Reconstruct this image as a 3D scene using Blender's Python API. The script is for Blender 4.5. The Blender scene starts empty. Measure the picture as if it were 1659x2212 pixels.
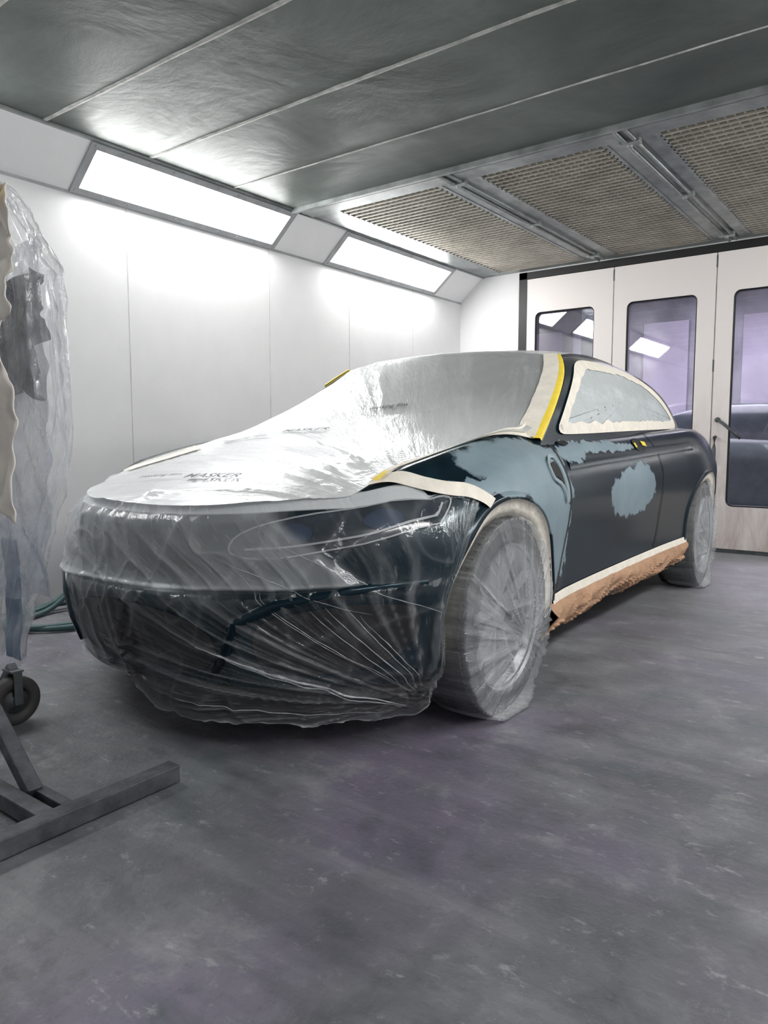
import bpy, bmesh, math, random
from mathutils import Vector, Matrix, noise
random.seed(7)
scene = bpy.context.scene
COL = scene.collection
rad = math.radians

# ------------------------------------------------------------------ helpers
def ci(tab, x):
    n = len(tab)
    if x <= tab[0][0]: return tab[0][1]
    if x >= tab[-1][0]: return tab[-1][1]
    for i in range(n-1):
        if tab[i][0] <= x <= tab[i+1][0]: break
    x0, y0 = tab[i]; x1, y1 = tab[i+1]
    def sl(j):
        a = tab[max(j-1, 0)]; b = tab[min(j+1, n-1)]
        return (b[1]-a[1])/(b[0]-a[0])
    h = x1-x0; t = (x-x0)/h
    m0 = sl(i)*h; m1 = sl(i+1)*h
    return (2*t**3-3*t*t+1)*y0+(t**3-2*t*t+t)*m0+(-2*t**3+3*t*t)*y1+(t**3-t*t)*m1

def clamp(v, a=0.0, b=1.0): return max(a, min(b, v))
def sstep(a, b, x):
    t = clamp((x-a)/(b-a)); return t*t*(3-2*t)
def nz(x, y, z=0.0): return noise.noise(Vector((x, y, z)))

def finish(ob, parent=None, kind=None, label=None, category=None, group=None):
    COL.objects.link(ob)
    if parent is not None: ob.parent = parent
    if kind: ob["kind"] = kind
    if label: ob["label"] = label
    if category: ob["category"] = category
    if group: ob["group"] = group
    return ob

def mobj(name, verts, faces, mat, parent=None, smooth=True, recalc=False, uv=None, attr=None, **kw):
    me = bpy.data.meshes.new(name)
    me.from_pydata([tuple(v) for v in verts], [], faces)
    if recalc:
        bm = bmesh.new(); bm.from_mesh(me)
        bmesh.ops.recalc_face_normals(bm, faces=bm.faces)
        bm.to_mesh(me); bm.free()
    for p in me.polygons: p.use_smooth = smooth
    if mat: me.materials.append(mat)
    if uv:
        l = me.uv_layers.new(name="UVMap")
        for lp in me.loops: l.data[lp.index].uv = uv[lp.vertex_index]
    if attr:
        a = me.attributes.new("opac", 'FLOAT', 'POINT')
        for i, v in enumerate(attr): a.data[i].value = v
    me.update()
    ob = bpy.data.objects.new(name, me)
    return finish(ob, parent, **kw)

def empty(name, loc, rotz=0, parent=None, **kw):
    e = bpy.data.objects.new(name, None); e.empty_display_size = .1
    e.location = loc; e.rotation_euler = (0, 0, rotz)
    return finish(e, parent, **kw)

class MB:
    """mesh builder collecting geometry of ONE part"""
    def __init__(s): s.v = []; s.f = []
    def add(s, v, f):
        o = len(s.v); s.v += [tuple(p) for p in v]; s.f += [tuple(i+o for i in q) for q in f]
    def box(s, mn, mx, M=None):
        x0, y0, z0 = mn; x1, y1, z1 = mx
        v = [Vector(p) for p in ((x0,y0,z0),(x1,y0,z0),(x1,y1,z0),(x0,y1,z0),(x0,y0,z1),(x1,y0,z1),(x1,y1,z1),(x0,y1,z1))]
        if M: v = [M @ p for p in v]
        s.add(v, [(0,3,2,1),(4,5,6,7),(0,1,5,4),(1,2,6,5),(2,3,7,6),(3,0,4,7)])
    def bar(s, a, b, w, h=None):
        h = h or w
        a = Vector(a); b = Vector(b); d = b-a; L = d.length
        M = Matrix.Translation(a) @ d.to_track_quat('Z', 'Y').to_matrix().to_4x4()
        s.box((-w/2, -h/2, 0), (w/2, h/2, L), M)
    def tube(s, pts, r, n=10, closed=False):
        pts = [Vector(p) for p in pts]; N = len(pts); vs = []
        up = Vector((0, 0, 1))
        for i, p in enumerate(pts):
            if closed: d = pts[(i+1) % N]-pts[i-1]
            else: d = pts[min(i+1, N-1)]-pts[max(i-1, 0)]
            d.normalize()
            a = d.cross(up)
            if a.length < .05: a = d.cross(Vector((0, 1, 0)))
            a.normalize(); b = d.cross(a)
            rr = r[i] if isinstance(r, (list, tuple)) else r
            for k in range(n):
                t = 2*math.pi*k/n
                vs.append(p+a*math.cos(t)*rr+b*math.sin(t)*rr)
        fs = []
        M = N if closed else N-1
        for i in range(M):
            j = (i+1) % N
            for k in range(n):
                k2 = (k+1) % n
                fs.append((i*n+k, i*n+k2, j*n+k2, j*n+k))
        if not closed:
            fs.append(tuple(range(n-1, -1, -1))); fs.append(tuple((N-1)*n+k for k in range(n)))
        s.add(vs, fs)
    def lathe(s, prof, c, n=48, a0=0):  # axis X, prof [(r,x)]
        vs = []; m = len(prof)
        for i in range(n):
            t = 2*math.pi*i/n+a0
            for r, x in prof: vs.append((c[0]+x, c[1]+r*math.cos(t), c[2]+r*math.sin(t)))
        fs = []
        for i in range(n):
            j = (i+1) % n
            for k in range(m-1): fs.append((i*m+k, j*m+k, j*m+k+1, i*m+k+1))
        s.add(vs, fs)
    def obj(s, name, mat, parent=None, smooth=False, bevel=0, solid=0, **kw):
        o = mobj(name, s.v, s.f, mat, parent, smooth, recalc=True, **kw)
        if solid:
            m = o.modifiers.new("s", 'SOLIDIFY'); m.thickness = solid
        if bevel:
            m = o.modifiers.new("b", 'BEVEL'); m.width = bevel; m.segments = 2; m.limit_method = 'ANGLE'
        return o

def grid_faces(nu, nv, off=0):
    return [(off+j*(nu+1)+i, off+j*(nu+1)+i+1, off+(j+1)*(nu+1)+i+1, off+(j+1)*(nu+1)+i) for j in range(nv) for i in range(nu)]

def densify(poly, step, closed=True):
    out = []; n = len(poly)
    for i in range(n if closed else n-1):
        a = Vector(poly[i]); b = Vector(poly[(i+1) % n])
        k = max(1, int((b-a).length/step))
        for j in range(k): out.append(a.lerp(b, j/k))
    if not closed: out.append(Vector(poly[-1]))
    return out

def chaikin(poly, it=2, closed=True):
    for _ in range(it):
        o = []; n = len(poly)
        rng = range(n) if closed else range(n-1)
        if not closed: o.append(Vector(poly[0]))
        for i in rng:
            a = Vector(poly[i]); b = Vector(poly[(i+1) % n])
            o += [a.lerp(b, .25), a.lerp(b, .75)]
        if not closed: o.append(Vector(poly[-1]))
        poly = o
    return poly

def inset(poly, d):
    n = len(poly); A = sum(poly[i].x*poly[(i+1) % n].y-poly[(i+1) % n].x*poly[i].y for i in range(n))
    sg = 1 if A > 0 else -1
    o = []
    for i in range(n):
        t = poly[(i+1) % n]-poly[i-1]
        if t.length == 0: o.append(poly[i]); continue
        t.normalize()
        dd = d[i] if isinstance(d, list) else d
        o.append(poly[i]+Vector((-t.y, t.x))*dd*sg)
    return o

def strip(mb, A, B, f, k=3, closed=True):
    n = len(A); vs = []
    for i in range(n):
        for j in range(k+1):
            p = A[i].lerp(B[i], j/k); vs.append(f(p.x, p.y))
    fs = []
    for i in range(n if closed else n-1):
        i2 = (i+1) % n
        for j in range(k): fs.append((i*(k+1)+j, i2*(k+1)+j, i2*(k+1)+j+1, i*(k+1)+j+1))
    mb.add(vs, fs)

def fill(mb, P, f, k=8, c=None):
    n = len(P)
    if c is None:
        c = Vector((0, 0))
        for p in P: c += p
        c /= n
    vs = [f(c.x, c.y)]; fs = []
    for j in range(1, k+1):
        for p in P:
            q = c.lerp(p, j/k); vs.append(f(q.x, q.y))
    for i in range(n):
        i2 = (i+1) % n
        fs.append((0, 1+i, 1+i2))
        for j in range(k-1):
            fs.append((1+j*n+i, 1+(j+1)*n+i, 1+(j+1)*n+i2, 1+j*n+i2))
    mb.add(vs, fs)

def ribbon(mb, path, w, f, k=2):
    path = [Vector(p) for p in path]; A = []; B = []
    n = len(path)
    for i in range(n):
        t = path[min(i+1, n-1)]-path[max(i-1, 0)]
        if t.length: t.normalize()
        nn = Vector((-t.y, t.x))
        A.append(path[i]+nn*w/2); B.append(path[i]-nn*w/2)
    strip(mb, A, B, f, k, closed=False)

# ------------------------------------------------------------------ materials
def new_mat(name):
    m = bpy.data.materials.new(name); m.use_nodes = True
    nt = m.node_tree; b = nt.nodes["Principled BSDF"]
    return m, nt, b
def N(nt, t, **kw):
    n = nt.nodes.new(t)
    for k, v in kw.items(): setattr(n, k, v)
    return n
def L(nt, a, b): nt.links.new(a, b)
def math_n(nt, op, a, b=None, c=None, cl=False):
    n = N(nt, 'ShaderNodeMath', operation=op); n.use_clamp = cl
    for i, v in enumerate((a, b, c)):
        if v is None: continue
        if isinstance(v, (int, float)): n.inputs[i].default_value = v
        else: L(nt, v, n.inputs[i])
    return n.outputs[0]
def ramp(nt, fac, stops):
    r = N(nt, 'ShaderNodeValToRGB'); L(nt, fac, r.inputs[0])
    e = r.color_ramp.elements
    while len(e) < len(stops): e.new(.5)
    for i, (p, c) in enumerate(stops):
        e[i].position = p; e[i].color = (*c, 1) if len(c) == 3 else c
    return r.outputs[0]
def mixc(nt, fac, a, b, mode='MIX'):
    m = N(nt, 'ShaderNodeMix', data_type='RGBA', blend_type=mode)
    if isinstance(fac, (int, float)): m.inputs[0].default_value = fac
    else: L(nt, fac, m.inputs[0])
    for i, v in ((6, a), (7, b)):
        if isinstance(v, tuple): m.inputs[i].default_value = (*v[:3], 1)
        else: L(nt, v, m.inputs[i])
    return m.outputs[2]
def noise_t(nt, vec, scale, detail=4, rough=.6, dist=0):
    n = N(nt, 'ShaderNodeTexNoise'); n.inputs['Scale'].default_value = scale
    n.inputs['Detail'].default_value = detail; n.inputs['Roughness'].default_value = rough
    n.inputs['Distortion'].default_value = dist
    if vec is not None: L(nt, vec, n.inputs['Vector'])
    return n
def mapping(nt, vec, scale=(1,1,1), rot=(0,0,0), loc=(0,0,0)):
    m = N(nt, 'ShaderNodeMapping'); m.inputs['Scale'].default_value = scale
    m.inputs['Rotation'].default_value = rot; m.inputs['Location'].default_value = loc
    L(nt, vec, m.inputs['Vector']); return m.outputs[0]
def bump(nt, h, strength, dist, b):
    n = N(nt, 'ShaderNodeBump'); n.inputs['Strength'].default_value = strength
    n.inputs['Distance'].default_value = dist
    L(nt, h, n.inputs['Height']); L(nt, n.outputs[0], b.inputs['Normal']); return n

def simple(name, col, rough=.5, metal=0, var=.15, scale=8, bmp=0, bscale=40, coat=0, stretch=(1,1,1)):
    m, nt, b = new_mat(name)
    tc = N(nt, 'ShaderNodeTexCoord')
    v = mapping(nt, tc.outputs['Object'], scale=stretch)
    n = noise_t(nt, v, scale)
    lo = tuple(c*(1-var) for c in col); hi = tuple(min(1, c*(1+var)) for c in col)
    L(nt, ramp(nt, n.outputs[0], [(.3, lo), (.7, hi)]), b.inputs['Base Color'])
    b.inputs['Roughness'].default_value = rough; b.inputs['Metallic'].default_value = metal
    b.inputs['Coat Weight'].default_value = coat
    if bmp:
        n2 = noise_t(nt, v, bscale, 3)
        bump(nt, n2.outputs[0], bmp, .01, b)
    return m

def emis(name, col, s):
    m, nt, b = new_mat(name)
    b.inputs['Base Color'].default_value = (.9, .9, .9, 1)
    b.inputs['Emission Color'].default_value = (*col, 1); b.inputs['Emission Strength'].default_value = s
    return m

def film_mat(name, col=(.85, .87, .88), base=.3, streak=.3, mode='obj', apex=(0, 0), scale=6, stretch=(1,1,1), rough=.12, bstr=.5, dist=.02, thr=(.5, .72), gl=(.07, .5), angk=3.0, rk=.5, cloud=.25, crinkle=.35, fine=.7):
    """thin clear plastic: transparent body with a milky diffuse share and a facing-dependent gloss"""
    m, nt, b = new_mat(name)
    out = [n for n in nt.nodes if n.type == 'OUTPUT_MATERIAL'][0]
    tc = N(nt, 'ShaderNodeTexCoord')
    if mode == 'radial':
        sep = N(nt, 'ShaderNodeSeparateXYZ'); L(nt, tc.outputs['UV'], sep.inputs[0])
        dx = math_n(nt, 'SUBTRACT', sep.outputs[0], apex[0]); dy = math_n(nt, 'SUBTRACT', sep.outputs[1], apex[1])
        th = math_n(nt, 'ARCTAN2', dy, math_n(nt, 'MULTIPLY', dx, -1.0))
        r = math_n(nt, 'SQRT', math_n(nt, 'ADD', math_n(nt, 'MULTIPLY', dx, dx), math_n(nt, 'MULTIPLY', dy, dy)))
        cb = N(nt, 'ShaderNodeCombineXYZ')
        L(nt, math_n(nt, 'MULTIPLY', th, angk), cb.inputs[0]); L(nt, math_n(nt, 'MULTIPLY', r, rk), cb.inputs[1])
        vec = cb.outputs[0]
    else:
        vec = mapping(nt, tc.outputs['Object'], scale=stretch)
    n1 = noise_t(nt, vec, scale, 5, .65, .3)
    n2 = noise_t(nt, tc.outputs['Object'], 5, 4, .6, 1.0)
    n3 = noise_t(nt, vec, scale*3.5, 3, .6, .6)
    n4 = noise_t(nt, tc.outputs['Object'], 16, 5, .6, 2.0)
    st = ramp(nt, n1.outputs[0], [(thr[0], (0,0,0)), (thr[1], (1,1,1))])
    st3 = ramp(nt, n3.outputs[0], [(.60, (0,0,0)), (.75, (1,1,1))])
    sts = math_n(nt, 'ADD', math_n(nt, 'MULTIPLY', st, streak), math_n(nt, 'MULTIPLY', st3, streak*fine))
    at = N(nt, 'ShaderNodeAttribute', attribute_name="opac")
    fac = math_n(nt, 'ADD', at.outputs['Fac'], base)
    fac = math_n(nt, 'ADD', fac, sts)
    fac = math_n(nt, 'ADD', fac, math_n(nt, 'MULTIPLY', math_n(nt, 'SUBTRACT', n2.outputs[0], .5), cloud), cl=True)
    b.inputs['Base Color'].default_value = (*col, 1)
    b.inputs['Roughness'].default_value = .6
    b.inputs['Specular IOR Level'].default_value = .1
    h = math_n(nt, 'ADD', math_n(nt, 'ADD', n1.outputs[0], math_n(nt, 'MULTIPLY', n3.outputs[0], .45)), math_n(nt, 'MULTIPLY', n4.outputs[0], crinkle))
    bp = bump(nt, h, bstr, dist, b)
    L(nt, fac, b.inputs['Alpha'])
    g = N(nt, 'ShaderNodeBsdfGlossy'); g.inputs['Roughness'].default_value = rough; g.inputs[0].default_value = (.95, .97, 1, 1)
    L(nt, bp.outputs[0], g.inputs['Normal'])
    lw = N(nt, 'ShaderNodeLayerWeight'); lw.inputs[0].default_value = .5; L(nt, bp.outputs[0], lw.inputs['Normal'])
    gf = math_n(nt, 'ADD', math_n(nt, 'MULTIPLY', math_n(nt, 'POWER', lw.outputs['Facing'], 3.0), gl[1]), gl[0], cl=True)
    mx = N(nt, 'ShaderNodeMixShader'); L(nt, gf, mx.inputs[0]); L(nt, b.outputs[0], mx.inputs[1]); L(nt, g.outputs[0], mx.inputs[2])
    L(nt, mx.outputs[0], out.inputs[0])
    return m

# --- surfaces of the room
def m_floor():
    m, nt, b = new_mat("floor_concrete")
    tc = N(nt, 'ShaderNodeTexCoord'); o = tc.outputs['Object']
    n1 = noise_t(nt, o, 1.1, 9, .66, .2); n2 = noise_t(nt, o, 4, 10, .74, .25); n3 = noise_t(nt, o, 70, 4)
    n4 = noise_t(nt, mapping(nt, o, loc=(5, 3, 0)), .9, 4, .6, .2)
    c = ramp(nt, n1.outputs[0], [(.32, (.088,.092,.104)), (.5, (.150,.153,.168)), (.68, (.26,.262,.280))])
    c = mixc(nt, ramp(nt, n4.outputs[0], [(.47, (0,0,0)), (.64, (.60,.60,.60))]), c, (.180,.145,.225))
    c = mixc(nt, math_n(nt, 'MULTIPLY', ramp(nt, n2.outputs[0], [(.36, (1,1,1)), (.49, (0,0,0))]), .65), c, (.066,.070,.080))
    c = mixc(nt, math_n(nt, 'MULTIPLY', ramp(nt, n2.outputs[0], [(.54, (0,0,0)), (.68, (1,1,1))]), .50), c, (.40,.405,.41))
    n5 = noise_t(nt, mapping(nt, o, loc=(1, 8, 0)), 2.0, 5, .6, .2)
    c = mixc(nt, math_n(nt, 'MULTIPLY', ramp(nt, n5.outputs[0], [(.57, (0,0,0)), (.68, (1,1,1))]), .40), c, (.07,.12,.13))
    # long soft bands left by dust and wheels
    n6 = noise_t(nt, mapping(nt, o, scale=(.8, 5, 1), rot=(0, 0, .25)), 1.6, 6, .6, .1)
    c = mixc(nt, math_n(nt, 'MULTIPLY', ramp(nt, n6.outputs[0], [(.52, (0,0,0)), (.66, (1,1,1))]), .45), c, (.072,.075,.088))
    c = mixc(nt, math_n(nt, 'MULTIPLY', ramp(nt, n6.outputs[0], [(.32, (1,1,1)), (.46, (0,0,0))]), .25), c, (.34,.34,.36))
    # small pale scuffs
    n8 = noise_t(nt, mapping(nt, o, scale=(1, 2.4, 1), rot=(0, 0, -.5)), 7, 6, .75, .1)
    c = mixc(nt, math_n(nt, 'MULTIPLY', ramp(nt, n8.outputs[0], [(.60, (0,0,0)), (.67, (1,1,1))]), .50), c, (.46,.46,.48))
    n10 = noise_t(nt, o, 18, 8, .75, .1)
    c = mixc(nt, math_n(nt, 'MULTIPLY', ramp(nt, n10.outputs[0], [(.58, (0,0,0)), (.70, (1,1,1))]), .40), c, (.44,.44,.45))
    c = mixc(nt, math_n(nt, 'MULTIPLY', ramp(nt, n10.outputs[0], [(.30, (1,1,1)), (.42, (0,0,0))]), .45), c, (.06,.06,.07))
    # floor colour grows paler towards the far side of the booth
    sep = N(nt, 'ShaderNodeSeparateXYZ'); L(nt, o, sep.inputs[0])
    g = ramp(nt, math_n(nt, 'MULTIPLY', sep.outputs[1], .14), [(.30, (0,0,0)), (.72, (1,1,1))])
    c = mixc(nt, math_n(nt, 'MULTIPLY', math_n(nt, 'MULTIPLY', g, n2.outputs[0]), .75), c, (.44,.44,.45))
    vo = N(nt, 'ShaderNodeTexVoronoi'); vo.inputs['Scale'].default_value = 2.6; L(nt, mapping(nt, o, scale=(1, 1, 1)), vo.inputs['Vector'])
    n9 = noise_t(nt, o, 22, 3)
    d = math_n(nt, 'ADD', vo.outputs['Distance'], math_n(nt, 'MULTIPLY', n9.outputs[0], .10))
    c = mixc(nt, math_n(nt, 'MULTIPLY', ramp(nt, d, [(.085, (1,1,1)), (.10, (0,0,0))]), .45), c, (.5,.5,.5))
    L(nt, c, b.inputs['Base Color'])
    L(nt, math_n(nt, 'ADD', math_n(nt, 'MULTIPLY', n2.outputs[0], .4), .30), b.inputs['Roughness'])
    bump(nt, math_n(nt, 'ADD', n3.outputs[0], n2.outputs[0]), .3, .01, b)
    return m
def m_ceiling():
    m, nt, b = new_mat("ceiling_sheet_metal")
    tc = N(nt, 'ShaderNodeTexCoord'); o = tc.outputs['Object']
    n1 = noise_t(nt, o, 1.6, 7, .62, .5); n2 = noise_t(nt, mapping(nt, o, scale=(1, 7, 1)), 3, 6, .7)
    c = ramp(nt, n1.outputs[0], [(.32, (.045,.062,.054)), (.68, (.135,.160,.148))])
    c = mixc(nt, math_n(nt, 'MULTIPLY', n2.outputs[0], .3), c, (.15,.167,.156))
    L(nt, c, b.inputs['Base Color'])
    b.inputs['Metallic'].default_value = .2
    L(nt, math_n(nt, 'ADD', math_n(nt, 'MULTIPLY', n2.outputs[0], .3), .32), b.inputs['Roughness'])
    bump(nt, n1.outputs[0], .4, .03, b)
    return m
def m_door():
    m, nt, b = new_mat("door_paint")
    tc = N(nt, 'ShaderNodeTexCoord'); o = tc.outputs['Object']
    n1 = noise_t(nt, mapping(nt, o, scale=(3, 3, .8)), 4, 6, .65, .5)
    sep = N(nt, 'ShaderNodeSeparateXYZ'); L(nt, o, sep.inputs[0])
    g = math_n(nt, 'SUBTRACT', 1.0, math_n(nt, 'MULTIPLY', sep.outputs[2], .6), cl=True)
    f = math_n(nt, 'MULTIPLY', g, ramp(nt, n1.outputs[0], [(.35, (.15,.15,.15)), (.7, (1,1,1))]))
    c = mixc(nt, math_n(nt, 'MULTIPLY', f, .8), (.92,.865,.84), (.40,.30,.255))
    L(nt, c, b.inputs['Base Color']); b.inputs['Roughness'].default_value = .45
    return m
def m_filter():
    m, nt, b = new_mat("filter_mat")
    tc = N(nt, 'ShaderNodeTexCoord'); o = tc.outputs['Object']
    n1 = noise_t(nt, o, 3, 4)
    c = ramp(nt, n1.outputs[0], [(.3, (.050,.042,.030)), (.7, (.100,.085,.060))])
    L(nt, c, b.inputs['Base Color']); b.inputs['Roughness'].default_value = .9
    return m
def m_paint():
    m, nt, b = new_mat("car_paint_sanded")
    tc = N(nt, 'ShaderNodeTexCoord'); o = tc.outputs['Object']
    sep = N(nt, 'ShaderNodeSeparateXYZ'); L(nt, o, sep.inputs[0])
    nA = noise_t(nt, o, 9, 4, .6); nB = noise_t(nt, mapping(nt, o, loc=(3, 7, 1)), 12, 4, .6)
    yy = math_n(nt, 'ADD', sep.outputs[1], math_n(nt, 'MULTIPLY', math_n(nt, 'SUBTRACT', nA.outputs[0], .5), .24))
    zz = math_n(nt, 'ADD', sep.outputs[2], math_n(nt, 'MULTIPLY', math_n(nt, 'SUBTRACT', nB.outputs[0], .5), .09))
    fac = None
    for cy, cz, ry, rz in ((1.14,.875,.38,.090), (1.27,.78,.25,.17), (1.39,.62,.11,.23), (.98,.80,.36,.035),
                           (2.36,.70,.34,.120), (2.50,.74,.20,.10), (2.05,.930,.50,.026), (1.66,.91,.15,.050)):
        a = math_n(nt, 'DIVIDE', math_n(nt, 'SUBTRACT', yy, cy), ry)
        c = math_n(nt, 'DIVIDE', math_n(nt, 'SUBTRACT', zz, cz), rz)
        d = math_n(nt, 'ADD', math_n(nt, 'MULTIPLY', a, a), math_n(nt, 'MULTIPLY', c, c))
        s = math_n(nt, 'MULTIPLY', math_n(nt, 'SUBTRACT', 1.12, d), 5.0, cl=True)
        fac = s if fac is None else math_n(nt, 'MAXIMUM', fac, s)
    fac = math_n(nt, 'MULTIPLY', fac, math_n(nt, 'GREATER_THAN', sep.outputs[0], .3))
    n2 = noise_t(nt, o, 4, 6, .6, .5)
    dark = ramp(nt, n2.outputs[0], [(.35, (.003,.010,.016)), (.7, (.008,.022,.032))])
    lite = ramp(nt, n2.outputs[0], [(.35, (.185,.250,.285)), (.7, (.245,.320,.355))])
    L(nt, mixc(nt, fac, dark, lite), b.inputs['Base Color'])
    L(nt, math_n(nt, 'ADD', math_n(nt, 'MULTIPLY', fac, .22), .20), b.inputs['Roughness'])
    b.inputs['Specular IOR Level'].default_value = .32
    b.inputs['Specular Tint'].default_value = (.75, .92, 1, 1)
    return m
def m_door_glass():
    m, nt, b = new_mat("window_glass")
    nt.nodes.remove(b); out = [n for n in nt.nodes if n.type == 'OUTPUT_MATERIAL'][0]
    t = N(nt, 'ShaderNodeBsdfTransparent'); t.inputs[0].default_value = (.88, .88, .90, 1)
    g = N(nt, 'ShaderNodeBsdfGlossy'); g.inputs['Roughness'].default_value = .02
    tc = N(nt, 'ShaderNodeTexCoord'); n = noise_t(nt, tc.outputs['Object'], 3)
    mx = N(nt, 'ShaderNodeMixShader')
    L(nt, math_n(nt, 'ADD', math_n(nt, 'MULTIPLY', n.outputs[0], .06), .10), mx.inputs[0])
    L(nt, t.outputs[0], mx.inputs[1]); L(nt, g.outputs[0], mx.inputs[2]); L(nt, mx.outputs[0], out.inputs[0])
    return m

M_floor = m_floor(); M_ceil = m_ceiling(); M_doorp = m_door(); M_filter = m_filter(); M_paint = m_paint(); M_glass = m_door_glass()
M_wall = simple("wall_white_panel", (.86,.86,.87), .6, var=.03, scale=2.5)
M_slope = simple("wall_slope_panel", (.90,.90,.905), .4, var=.03, scale=3)
M_steel = simple("galvanised_steel", (.30,.325,.32), .38, .5, var=.35, scale=6)
M_steeld = simple("dark_steel", (.10,.11,.115), .5, .4, var=.3, scale=12, bmp=.2)
M_seam = simple("seam_sealant", (.46,.47,.44), .6, var=.35, scale=14)
M_seamd = simple("seam_grey", (.60,.60,.60), .6, var=.2)
M_black = simple("black_rubber", (.008,.008,.009), .5, var=.3)
M_dark = simple("dark_void", (.004,.004,.005), .7, var=.2)
M_grid = simple("filter_wire_grid", (.46,.43,.37), .5, .1, var=.2, scale=4)
M_lamp = emis("lamp_diffuser", (1.0, .995, .98), 26.0)
M_cream = simple("cream_masking_tape", (.86,.81,.71), .7, var=.08, scale=20, bmp=.4)
M_yellow = simple("yellow_masking_tape", (.90,.68,.06), .6, var=.08, scale=20, bmp=.2)
M_brown = simple("brown_masking_paper", (.47,.28,.17), .75, var=.22, scale=7, bmp=.5, bscale=18)
M_tyre = simple("tyre_rubber", (.016,.017,.019), .6, var=.2, bmp=.3)
M_rim = simple("wheel_alloy", (.36,.37,.39), .35, .5, var=.15)
M_frame = simple("lamp_frame_grey", (.42,.435,.445), .4, .3, var=.15)
M_stand = simple("stand_steel_overspray", (.10,.103,.118), .6, .3, var=.5, scale=14, bmp=.3)
M_castor = simple("castor_rubber", (.05,.048,.048), .6, var=.3)
M_hose = simple("hose_teal_rubber", (.06,.12,.13), .45, var=.2)
M_blue = simple("blue_painted_part", (.014,.09,.20), .35, var=.4, scale=9, bmp=.5, bscale=10)
M_paper = simple("cream_masking_paper", (.88,.83,.75), .8, var=.08, scale=6, bmp=.6, bscale=9)
M_lens = simple("headlight_lens", (.035,.045,.058), .12, var=.4)
M_ring = simple("projector_lens", (.06,.085,.14), .10, .3, var=.2)
M_glassd = simple("car_glass", (.02,.03,.032), .12, var=.2)
M_text = simple("film_print_ink", (.03,.03,.033), .6, var=.1)
M_filmhood = film_mat("hood_masking_film", (.84,.86,.86), base=0, streak=.13, mode='radial', apex=(.95, .30), scale=5.0, angk=2.6, rk=.35, rough=.22, bstr=.32, dist=.03, cloud=.12, gl=(.10, .42), crinkle=.03)
M_filmfront = film_mat("front_masking_film", (.76,.79,.81), base=0, streak=.10, mode='radial', apex=(.80, .08), scale=7.0, rough=.08, bstr=.34, dist=.015, thr=(.60, .76), gl=(.03, .36), cloud=.03, crinkle=.10, fine=1.3)
M_filmwheel = film_mat("wheel_masking_film", (.80,.83,.85), base=0, streak=.20, mode='radial', apex=(.13, -.10), scale=7, rough=.10, bstr=.55, gl=(.04, .38), cloud=.06, crinkle=.16)
M_filmwin = film_mat("window_masking_film", (.70,.77,.76), base=.74, streak=.18, scale=3, stretch=(1, 1, 3), rough=.22, bstr=.4, cloud=.14, crinkle=.2)
M_drape = film_mat("drape_film", (.84,.87,.90), base=.10, streak=.24, scale=5, stretch=(2, 2, .6), rough=.10, bstr=.6, dist=.025, gl=(.05, .5), crinkle=.25, cloud=.15)
M_inner = film_mat("inner_drape_film", (.42,.48,.60), base=.45, streak=.35, scale=4, stretch=(1.5, 1.5, .8), rough=.15, bstr=.7, dist=.03, gl=(.06, .4), crinkle=.4, cloud=.6)
M_navy = film_mat("dark_blue_crumpled_film", (.02,.03,.06), base=.72, streak=.2, scale=9, rough=.14, bstr=.9, dist=.03, gl=(.08, .5), crinkle=.6, cloud=1.2)
M_pleat = film_mat("film_pleat", (.85,.88,.9), base=.35, streak=.3, scale=20, rough=.1, bstr=.5)
M_beige = simple("outer_hall_wall", (.36,.35,.39), .8, var=.35, scale=1.5)
M_ofloor = simple("outer_hall_floor", (.38,.37,.40), .7, var=.2, scale=2)
M_shutter = simple("shutter_lilac", (.52,.48,.58), .7, var=.2, scale=1.2)
M_vent = simple("vent_primer", (.26,.34,.37), .4)
M_hrim = simple("headlight_rim", (.34,.36,.38), .3)

# ------------------------------------------------------------------ room
XL, XR, YB, YF, ZC = -4.14, .96, 6.83, -2.2, 2.63
ZS, XS = 2.40, -3.87
b = MB(); b.box((XL-.1, YF-.1, -.1), (XR+.1, YB+6.5, 0)); b.obj("floor", M_floor, kind="structure", label="stained grey concrete floor of the spray booth")
b = MB(); b.box((XS-.3, YF-.1, ZC+.12), (XR+.1, YB+.1, ZC+.2)); b.box((XS-.28, YF-.1, ZC), (XR+.1, 4.06, ZC+.12))
b.obj("ceiling", M_ceil, kind="structure", label="dark grey-green sheet metal booth ceiling")
b = MB(); b.box((XL-.1, YF-.1, 0), (XL, YB+.1, ZS)); b.obj("wall_left", M_wall, kind="structure", label="white panelled booth wall below the lamps")
b = MB(); b.box((XR, YF-.1, 0), (XR+.1, YB+.1, ZC+.12)); b.obj("wall_right", M_wall, kind="structure", label="white panelled booth wall")
b = MB(); b.box((XL-.1, YF-.1, 0), (XR+.1, YF, ZC+.12)); b.obj("wall_front", M_wall, kind="structure", label="white booth end wall")
b = MB(); b.box((XL-.1, YB, 0), (-3.45, YB+.1, ZC+.12)); b.box((.07, YB, 0), (XR+.1, YB+.1, ZC+.12)); b.box((-3.45, YB, 2.60), (.07, YB+.1, ZC+.12))
b.obj("wall_back", M_wall, kind="structure", label="white booth wall around the folding doors")

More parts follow.
